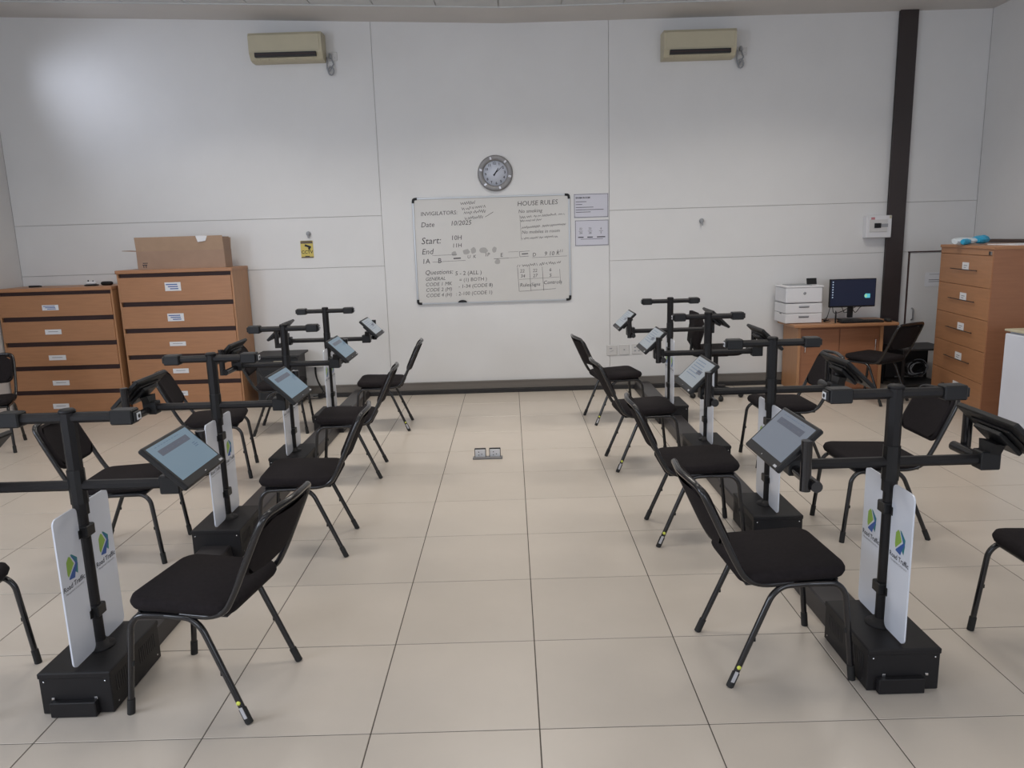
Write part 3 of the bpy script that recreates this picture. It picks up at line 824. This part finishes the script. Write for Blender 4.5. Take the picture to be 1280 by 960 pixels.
# ------------------------------------------------------------------ drawer cabinets (left)
def drawer_cabinet(x0, x1, yf, h, zs, label, lab_x, texts, grp):
    """zs: gap z list from the top; fronts between them"""
    D = YB - .012 - yf - .01
    t = thing('drawer_cabinet', label, 'cabinet', ((x0 + x1) / 2, yf, 0), 0, grp)
    w = x1 - x0
    b = MB(); b.box((0, D / 2 + .02, (h - .03) / 2 + .012), (w - .01, D - .03, h - .06)); b.obj('carcass', 'wood_dark', t)
    for sx in (-1, 1):
        b = MB(); b.box((sx * (w / 2 - .009), D / 2 + .004, (h - .03) / 2), (.018, D, h - .03), .001); b.obj('side_panel', 'wood_v', t)
    b = MB(); b.box((0, D / 2 - .004, h - .018), (w + .012, D + .02, .036), .004); b.obj('top', 'wood', t)
    for k in range(len(zs)):
        z1 = zs[k] - .024; z0 = (zs[k + 1] + .024) if k + 1 < len(zs) else .02
        b = MB(); b.box((0, .002, (z0 + z1) / 2), (w - .038, .018, z1 - z0), .0015); dr = b.obj('drawer', 'wood', t)
        lx, lz, lw, lh = lab_x[k]
        b = MB(); b.box((lx, -.0085, lz), (lw, .001, lh)); b.cur = 1
        if texts and k < texts:
            for q in range(3): b.box((lx + (q - 1) * .012, -.0094, lz + lh * (.25 - .25 * q)), (lw * (.72 - .1 * q), .0006, lh * .12))
        else: b.box((lx, -.0094, lz + .003), (lw * .6, .0006, lh * .10))
        b.obj('drawer_label', ['paper', 'blue' if texts and k < texts else 'ink_soft'], dr)
    return t
GD = 'wide wooden drawer cabinets'
drawer_cabinet(-4.065, -2.868, 7.91, 1.49, [1.437, 1.138, .862, .583, .304], 'taller five-drawer wooden cabinet with the cardboard box on it',
               [(-.024, 1.312, .165, .088), (-.03, .994, .17, .080), (-.04, .716, .17, .045), (-.04, .428, .165, .05), (-.06, .186, .135, .05)], 2, GD)
drawer_cabinet(-5.325, -4.125, 7.90, 1.335, [1.285, 1.017, .752, .497, .236], 'lower five-drawer wooden cabinet in the left corner',
               [(-.055, 1.133, .17, .055), (-.06, .88, .17, .052), (-.055, .608, .18, .052), (-.055, .338, .175, .052), (-.09, .087, .17, .055)], 1, GD)

# cardboard box with raised flaps
t = thing('cardboard_box', 'long open cardboard box lying on the taller drawer cabinet', 'box', (-3.40, 8.06, 1.491))
b = MB(); L, D_, Hh, th = .905, .20, .185, .005
b.box((0, 0, th / 2), (L, D_, th)); b.box((0, -D_ / 2, Hh / 2), (L, th, Hh)); b.box((0, D_ / 2, Hh / 2), (L, th, Hh)); b.box((-L / 2, 0, Hh / 2), (th, D_, Hh)); b.box((L / 2, 0, Hh / 2), (th, D_, Hh))
b.obj('body', 'cardboard', t)
b = MB(); b.box((0, 0, .07), (L, .005, .145), X=Matrix.Translation((0, -D_ / 2, Hh)) @ Matrix.Rotation(radians(6), 4, 'X')); b.obj('flap', 'cardboard_l', t)
b = MB(); b.box((0, 0, .06), (L, .005, .125), X=Matrix.Translation((0, D_ / 2, Hh)) @ Matrix.Rotation(radians(-10), 4, 'X')); b.obj('flap', 'cardboard_l', t)
b = MB(); b.box((-.075, 0, 0), (.15, D_ * .95, .005), X=Matrix.Translation((-L / 2, 0, Hh)) @ Matrix.Rotation(radians(4), 4, 'Y')); b.obj('flap', 'cardboard', t)
b = MB(); b.box((0, 0, .065), (.005, D_ * .95, .13), X=Matrix.Translation((L / 2, 0, Hh)) @ Matrix.Rotation(radians(-5), 4, 'Y')); b.obj('flap', 'cardboard', t)
b = MB(); b.add([(.18, 0, .005), (.30, 0, .0), (.28, 0, -.05), (.20, 0, -.06)], [(0, 1, 2, 3)], X=Matrix.Translation((0, -D_ / 2 - .022, Hh + .14))); b.obj('torn_tape', 'paper', t)
b = MB(); X = wallX(-L / 2 + .05, .02, -D_ / 2 - .004)
b.text('TT', .04, X, bold=.002); b.box((-L / 2 + .08, -D_ / 2 - .0035, .065), (.05, .001, .008)); b.obj('stamp', 'ink', t)

# small things on the low cabinet
b = MB(); b.box((-5.04, 8.10, 1.346), (.115, .03, .018), .004, X=None); b.tube([(-4.985, 8.10, 1.346), (-4.965, 8.10, 1.345)], .008, 8); tag(b.obj('board_eraser', 'plastic'), 'dark stick-shaped object lying on the low drawer cabinet, left end', 'eraser')
t = thing('desk_gadget', 'white and black desk gadget on the low drawer cabinet', 'gadget', (-4.435, 8.10, 1.336))
b = MB(); b.box((0, 0, .007), (.13, .06, .014), .004); b.obj('foot', 'plastic', t)
b = MB(); b.pillow(.115, .05, .03, .02, X=Matrix.Translation((0, 0, .029))); b.obj('body', 'white_pl', t)
b = MB(); b.tube([(-.03, 0, .04), (-.03, 0, .06)], .006, 8); b.tube([(.02, 0, .04), (.02, 0, .055)], .006, 8); b.obj('knob', 'plastic', t)
b = MB(); b.pillow(.125, .07, .04, .034, e=.018, X=Matrix.Translation((-4.285, 8.13, 1.356))); tag(b.obj('mouse', 'plastic'), 'dark oval computer mouse on the right end of the low cabinet', 'mouse')

# ------------------------------------------------------------------ black equipment cabinet at the wall left
t = thing('equipment_cabinet', 'black equipment cabinet on the floor by the wall, right of the drawer cabinets', 'cabinet', (-2.51, 8.12, 0))
b = MB(); b.box((0, 0, .545), (.50, .40, .022), .003); b.obj('top', 'dark', t)
b = MB(); b.box((-.01, .02, .275), (.44, .34, .51), .003); b.obj('body', 'dark', t)
b = MB(); b.box((.0, -.155, .475), (.46, .012, .085), .002); b.obj('front_rail', 'plastic', t)
b = MB(); b.box((.02, -.163, .478), (.10, .002, .030)); b.obj('name_label', 'cream', t)
b = MB(); b.box((-.0, -.155, .22), (.40, .01, .36), .004); b.obj('door', 'plastic', t)
b = MB(); b.tube(fillet([(.10, -.19, .38), (.115, -.21, .28), (.13, -.20, .20)], .05), .013, 8); b.obj('white_strap', 'white_pl', t)
b = MB(); b.tube(fillet([(-2.22, 8.385, .36), (-2.215, 8.36, .25), (-2.16, 8.33, .12), (-2.09, 8.30, .05), (-2.13, 8.27, .012), (-2.30, 8.25, .012), (-2.36, 8.27, .012)], .06), .006, 7)
b.tube(fillet([(-2.21, 8.385, .35), (-2.20, 8.35, .22), (-2.12, 8.31, .09), (-2.15, 8.29, .04), (-2.24, 8.30, .03)], .06), .005, 7)
tag(b.obj('power_cable', 'plastic'), 'black cable looping down the wall onto the floor beside the black cabinet', 'cable')
b = MB(); b.box((-2.20, YB - .018, .362), (.20, .036, .025), .003); tag(b.obj('wall_duct', 'wall'), 'short white cable duct on the wall above the black looping cable', 'cable duct')

# ------------------------------------------------------------------ floor power box
t = thing('floor_socket', 'pop-up double floor power socket in the middle of the aisle', 'floor socket', (-.222, 5.79, 0))
b = MB(); b.box((0, 0, .004), (.235, .075, .008), .002); b.box((0, -.03, .012), (.23, .014, .012), .002); b.obj('base_plate', 'steel', t)
for sx in (-1, 1):
    x = sx * .058
    b = MB(); b.box((x, .012, .043), (.090, .022, .072), .003, X=None); h = b.obj('socket_housing', 'plastic', t)
    b = MB(); b.box((x, -.001, .042), (.080, .006, .060), .002); b.obj('socket_face', 'white_pl', h)
    b = MB()
    for px, pz in ((-.012, .052), (.012, .034), (-.012, .028)): b.box((x + px, -.0045, pz), (.007, .002, .007))
    b.obj('pin_holes', 'ink', h)

# ------------------------------------------------------------------ desk corner (right)
DX0, DX1, DYF, DZ = 2.93, 4.03, 7.84, .725
t = thing('desk', 'wooden desk cupboard against the back wall carrying printer and monitor', 'desk', (3.48, 8.1, 0))
b = MB(); b.box((0, .0, DZ - .016), (1.09, .52, .032), .006); b.obj('desktop', 'wood', t)
b = MB(); b.box((-.02, .045, .35), (.86, .40, .68)); b.obj('carcass', 'wood_r', t)
b = MB(); b.box((-.463, .03, .345), (.03, .44, .69), .002); b.obj('side_panel', 'wood_v', t)
b = MB(); b.box((.405, .03, .345), (.03, .44, .69), .002); b.obj('side_panel', 'wood_v', t)
for sx in (-1, 1):
    b = MB(); b.box((-.03 + sx * .211, -.160, .345), (.414, .016, .64), .002); dr = b.obj('door', 'wood_r', t)
    if sx == 1:
        b = MB(); b.tube(fillet([(.34, -.170, .42), (.34, -.195, .43), (.34, -.195, .54), (.34, -.170, .55)], .02), .006, 8); b.obj('handle', 'chrome', dr)
    else:
        b = MB(); b.tube(fillet([(-.40, -.170, .42), (-.40, -.195, .43), (-.40, -.195, .54), (-.40, -.170, .55)], .02), .006, 8); b.obj('handle', 'chrome', dr)

t = thing('printer', 'white laser printer with two paper trays on the left end of the desk', 'printer', (3.075, 8.14, DZ))
b = MB(); b.box((0, 0, .30), (.385, .34, .165), .012); b.obj('body', 'white_pl', t)
b = MB(); b.box((0, .0, .386), (.40, .35, .018), .006); b.obj('lid', 'white_pl', t)
b = MB(); b.box((-.02, .0, .397), (.24, .22, .006), .002); b.obj('output_tray', 'grey_pl', t)
for k, z in enumerate((.160, .055)):
    b = MB(); b.box((0, 0, z), (.385, .34, .100), .005); tr = b.obj('paper_tray', 'white_pl', t)
    b = MB(); b.box((0, -.171, z + .018), (.11, .004, .018), .001); b.obj('tray_handle', 'grey_pl', tr)
    b = MB(); b.box((0, -.1722, z + .011), (.10, .002, .006)); b.obj('tray_grip', 'dark', tr)
b = MB(); b.lathe([(.015, 0), (.015, .003)], 16, X=frame((0, -.170, .318), (1, 0, 0), (0, 0, 1))); b.obj('round_logo', 'grey_pl', t)
b = MB(); b.box((0, 0, 0), (.105, .012, .065), .002, X=Matrix.Translation((.125, -.02, .432)) @ Matrix.Rotation(radians(-14), 4, 'X')); b.obj('control_screen', 'plastic', t)
b = MB(); b.box((-.1935, -.02, .10), (.003, .05, .008)); b.obj('side_latch', 'dark', t)

t = thing('monitor', 'black computer monitor showing a navy desktop, on the desk', 'monitor', (3.64, 8.12, DZ))
b = MB(); b.box((0, 0, .295), (.49, .03, .30), .004); b.obj('bezel', 'plastic', t)
b = MB(); b.box((0, -.0158, .299), (.476, .001, .276)); sc = b.obj('screen', 'desktop', t)
b = MB()
for k in range(7): b.box((-.215, -.0168, .415 - k * .027), (.012, .0006, .012))
b.obj('desktop_icons', 'icon', t)
b = MB(); b.add([(.02 * cos(a * pi / 6) * 1.1 + .0, .025 * sin(a * pi / 6), 0) for a in range(12)], [tuple(range(12))], X=wallX(.145, .262, -.0167))
b.box((.170, -.0166, .262), (.03, .0006, .045)); b.cur = 1; b.add([(.012 * cos(a * pi / 4), .016 * sin(a * pi / 4), 0) for a in range(8)], [tuple(range(8))], X=wallX(.140, .262, -.0174))
b.obj('desktop_logo', ['icon_c', 'icon_g'], t)
b = MB(); b.box((0, .03, .10), (.06, .02, .14), .004); b.obj('neck', 'plastic', t)
b = MB(); b.box((0, .02, .008), (.22, .16, .016), .005); b.obj('foot', 'plastic', t)
t = thing('keyboard', 'black keyboard on the desk below the monitor', 'keyboard', (3.66, 7.94, DZ))
b = MB(); b.box((0, 0, .009), (.44, .13, .018), .004); b.obj('body', 'plastic', t)
b = MB()
for r_ in range(5):
    for k in range(17): b.box((-.20 + k * .025, -.045 + r_ * .0225, .020), (.020, .018, .006))
b.obj('keys', 'dark', t)
b = MB(); b.pillow(.06, .10, .03, .028, e=.013, X=Matrix.Translation((3.945, 7.93, DZ + .0155))); tag(b.obj('mouse', 'plastic'), 'black computer mouse right of the keyboard on the desk', 'mouse')
b = MB()
rr = random.Random(11)
for k in range(3):
    pts = [(3.31 + .08 * rr.random(), 8.00 + .10 * rr.random(), DZ + .008 + .02 * rr.random()) for _ in range(9)] + [(3.42, 8.20, DZ + .03), (3.45, 8.2, DZ + .16)]
    b.tube(fillet(pts, .05, 4), .0035, 6)
for k in range(3):
    b.tube(fillet([(3.46 + k * .1, 8.17, DZ + .14), (3.50 + k * .12, 8.24, DZ + .06), (3.60 + k * .09, 8.23, DZ + .09 + .02 * k), (3.66 + k * .07, 8.18, DZ + .15)], .06), .004, 6)
tag(b.obj('desk_cables', 'plastic'), 'tangle of thin black cables on the desk between printer and monitor', 'cables')
b = MB(); b.box((3.395, 7.93, DZ + .06), (.012, .02, .12), .003); b.tube(fillet([(3.39, 7.925, DZ + .01), (3.388, 7.92, DZ + .07), (3.394, 7.93, DZ + .13)], .05), .004, 6)
tag(b.obj('cable_stand', 'plastic'), 'slim black upright gadget with a lead, at the left corner of the monitor', 'gadget')

# black side table with cable tangle
t = thing('side_table', 'low black metal table with a cable tangle, between desk and tall cabinet', 'table', (4.31, 8.02, 0))
b = MB(); b.box((0, 0, .435), (.50, .46, .02), .003); b.obj('top', 'dark', t)
for sx in (-1, 1):
    for sy in (-1, 1):
        b = MB(); b.box((sx * .235, sy * .215, .2125), (.025, .025, .425), .002); b.obj('leg', 'plastic', t)
b = MB(); b.box((0, .19, .25), (.44, .01, .33)); b.obj('back_panel', 'dark', t)
b = MB(); b.box((0, 0, .06), (.45, .42, .012)); b.obj('shelf', 'dark', t)
t2 = thing('cable_tangle', 'loose coil of black and grey cables on the shelf of the low black table', 'cables', (4.27, 8.0, .07))
for q, (cm, n_) in enumerate((('plastic', 5), ('grey_pl', 2))):
    b = MB()
    for k in range(n_):
        r0 = .05 + .07 * rr.random(); ox = .10 * rr.random() - .05; pts = []
        for a in range(22):
            th_ = a * 2 * pi / 11 + k
            pts.append((ox + r0 * cos(th_) * (1 + .15 * rr.random()), -.10 + .04 * rr.random() + .02 * k, .15 + r0 * (.7 + .3 * rr.random()) * sin(th_)))
        b.tube(fillet(pts, .03, 2), .007 if q == 0 else .005, 6)
    b.obj('cable', cm, t2)

# tall cabinet (turned a little)
ang = math.atan2(.989, .149) - pi / 2          # rotation of local y axis
t = thing('filing_cabinet', 'tall wooden filing cabinet with five drawers and thin bar handles, right side', 'cabinet', (4.12, 6.53, 0), ang)
# local: y along the drawer face (0..1.12), x inward (0..0.62), face at x=0
WD, DD, HH = 1.12, .62, 1.515
b = MB(); b.box((DD / 2 + .01, WD / 2, HH / 2 + .015), (DD - .03, WD - .03, HH - .06)); b.obj('carcass', 'wood_r', t)
b = MB(); b.box((DD / 2, .009, HH / 2 + .012), (DD, .018, HH - .05), .001); b.obj('side_panel', 'wood_r', t)
b = MB(); b.box((DD / 2, WD - .009, HH / 2 + .012), (DD, .018, HH - .05), .001); b.obj('side_panel', 'wood_r', t)
b = MB(); b.box((DD / 2 - .004, WD / 2, HH - .014), (DD + .012, WD + .01, .028), .003); b.obj('top', 'wood', t)
b = MB(); b.box((DD / 2 + .01, WD / 2, .018), (DD - .04, WD - .03, .034)); b.obj('plinth', 'dark', t)
b = MB(); b.box((.004, WD / 2, 1.462), (.010, WD - .03, .055), .001); b.obj('top_rail', 'wood', t)
b = MB(); b.box((-.004, .07, 1.455), (.012, .030, .03), .002); b.cur = 1; b.box((-.004, .045, 1.455), (.008, .014, .03), .001); b.obj('lock', ['plastic', 'steel'], t)
for k in range(5):
    z1 = 1.430 - k * .279; z0 = z1 - .275
    b = MB(); b.box((.004, WD / 2, (z0 + z1) / 2), (.016, WD - .024, z1 - z0), .0015); dr = b.obj('drawer', 'wood', t)
    hz = z1 - .145 + .01
    b = MB(); b.tube([(-.018, .27, hz), (-.018, .83, hz)], .004, 6)
    for yy in (.30, .80): b.tube([(-.002, yy, hz), (-.018, yy, hz)], .0035, 6)
    b.obj('handle', 'steel_brown', dr)
    b = MB(); b.box((-.0055, .53, hz + .030), (.002, .135, .072)); b.cur = 1; b.box((-.007, .53, hz + .038), (.001, .07, .006)); b.box((-.007, .54, hz + .02), (.001, .05, .005)); b.obj('drawer_label', ['paper', 'ink_soft'], dr)
# packaging and paper on top
t = thing('wipes_pack', 'crumpled blue and white plastic pack on the tall filing cabinet', 'pack', (4.27, 7.20, HH))
b = MB()
def crumple(b, c, sx, sy, sz, rot, seed):
    r = random.Random(seed); n = 10; vs = []; fs = []
    for i in range(6):
        u = -1 + 2 * i / 5
        for j in range(n):
            a = 2 * pi * j / n; k = .55 + .45 * sqrt(max(0, 1 - u * u * .8)) + .22 * (r.random() - .5)
            vs.append((u * sx, cos(a) * sy * k, sz + sin(a) * sz * k * .95))
    for i in range(5):
        for j in range(n): fs.append((i * n + j, i * n + (j + 1) % n, (i + 1) * n + (j + 1) % n, (i + 1) * n + j))
    fs += [tuple(range(n - 1, -1, -1)), tuple(range(5 * n, 6 * n))]
    b.add(vs, fs, X=Matrix.Translation(c) @ Matrix.Rotation(rot, 4, 'Z'))
crumple(b, (-.02, 0, 0), .10, .06, .036, .1, 1); b.obj('white_part', 'wrap', t)
b = MB(); crumple(b, (.13, .0, .004), .055, .065, .042, .3, 2); b.obj('blue_end', 'cyan', t)
b = MB(); crumple(b, (-.045, -.065, -.0), .05, .03, .03, .5, 3); b.obj('blue_band', 'cyan', t)
b = MB(); b.box((4.50, 6.80, HH + .004), (.30, .42, .008), X=None); tag(b.obj('paper_sheets', 'paper'), 'white papers lying on top of the tall filing cabinet', 'paper')

# fridge
t = thing('fridge', 'small white fridge cut off by the right edge, in front of the filing cabinet', 'fridge', (4.035, 6.17, 0), radians(3.6))
b = MB(); b.box((.30, -.28, .43), (.52, .55, .83), .008); b.obj('cabinet_body', 'white_fr', t)
b = MB(); b.box((.02, -.28, .425), (.04, .55, .80), .008); dr = b.obj('door', 'white_fr', t)
b = MB(); b.box((-.001, -.28, .74), (.003, .07, .016), .001); b.obj('badge', 'grey_pl', dr)
b = MB(); b.box((.28, -.28, .850), (.57, .56, .018), .004); b.obj('worktop', 'cream', t)
b = MB()
for yy in (-.05, -.51): b.box((.05, yy, .0125), (.04, .04, .025))
for yy in (-.05, -.51): b.box((.50, yy, .0125), (.04, .04, .025))
b.obj('feet', 'dark', t)

# swivel chair
t = thing('swivel_chair', 'black swivel office chair on castors in front of the skirting, facing the desk', 'chair', (2.12, 7.83, 0))
b = MB(); b.pillow(.46, .46, .075, .12, e=.034, X=Matrix.Translation((.02, 0, .495))); b.obj('seat', 'fabric', t)
prof = [(-.20, .50), (-.235, .58), (-.215, .68), (-.20, .76), (-.215, .84), (-.235, .90)]
b = MB(); n = len(prof); vs = []
for (x, z), w_, th_ in zip(prof, (.15, .19, .215, .22, .20, .14), (.03, .05, .06, .06, .055, .03)):
    vs += [(x - th_ / 2, -w_, z), (x - th_ / 2, w_, z), (x + th_ / 2, w_ * .96, z), (x + th_ / 2, -w_ * .96, z)]
fs = [(0, 1, 2, 3)]
for i in range(n - 1):
    for j in range(4): fs.append((i * 4 + j, (i + 1) * 4 + j, (i + 1) * 4 + (j + 1) % 4, i * 4 + (j + 1) % 4))
fs.append(((n - 1) * 4 + 3, (n - 1) * 4 + 2, (n - 1) * 4 + 1, (n - 1) * 4))
b.add(vs, fs, True); b.obj('backrest', 'fabric', t)
b = MB(); b.tube(fillet([(.0, 0, .445), (-.18, 0, .43), (-.265, 0, .46), (-.25, 0, .62)], .06), .014, 8); b.obj('back_bar', 'plastic', t)
b = MB(); b.tube([(0, 0, .08), (0, 0, .45)], .025, 12); b.box((0, 0, .447), (.2, .2, .02), .004); b.obj('gas_lift', 'plastic', t)
for k in range(5):
    a = radians(-92 + 72 * k)
    b = MB(); b.tube([(0, 0, .10), (.25 * cos(a), .25 * sin(a), .072)], .02, 8, taper=[1.2, .7]); lg = b.obj('base_arm', 'plastic', t)
    b = MB(); b.lathe([(.018, -.022), (.027, -.014), (.027, .014), (.018, .022)], 14, X=Matrix.Translation((.262 * cos(a), .262 * sin(a), .028)) @ Matrix.Rotation(a, 4, 'Z') @ Matrix.Rotation(pi / 2, 4, 'X'))
    b.tube([(.262 * cos(a), .262 * sin(a), .028), (.25 * cos(a), .25 * sin(a), .075)], .008, 6); b.obj('castor', 'rubber', lg)

# ceiling lamps (above and behind the view)
for lx, ly in LIGHT_POS:
    t = thing('ceiling_lamp', 'rectangular ceiling light panel, %s row, %s' % ({6.35: 'back wall', 3.6: 'middle', .8: 'rear'}[ly], {-2.8: 'left', -.05: 'centre', 2.6: 'right'}[lx]), 'lamp', (lx, ly, zc(lx) - .0), 0, 'ceiling light panels')
    b = MB(); b.box((0, 0, -.012), (1.2, .6, .024), .003); b.obj('frame', 'alu', t)
    b = MB(); b.box((0, 0, -.026), (1.14, .54, .004)); b.obj('diffuser', 'lamp', t)
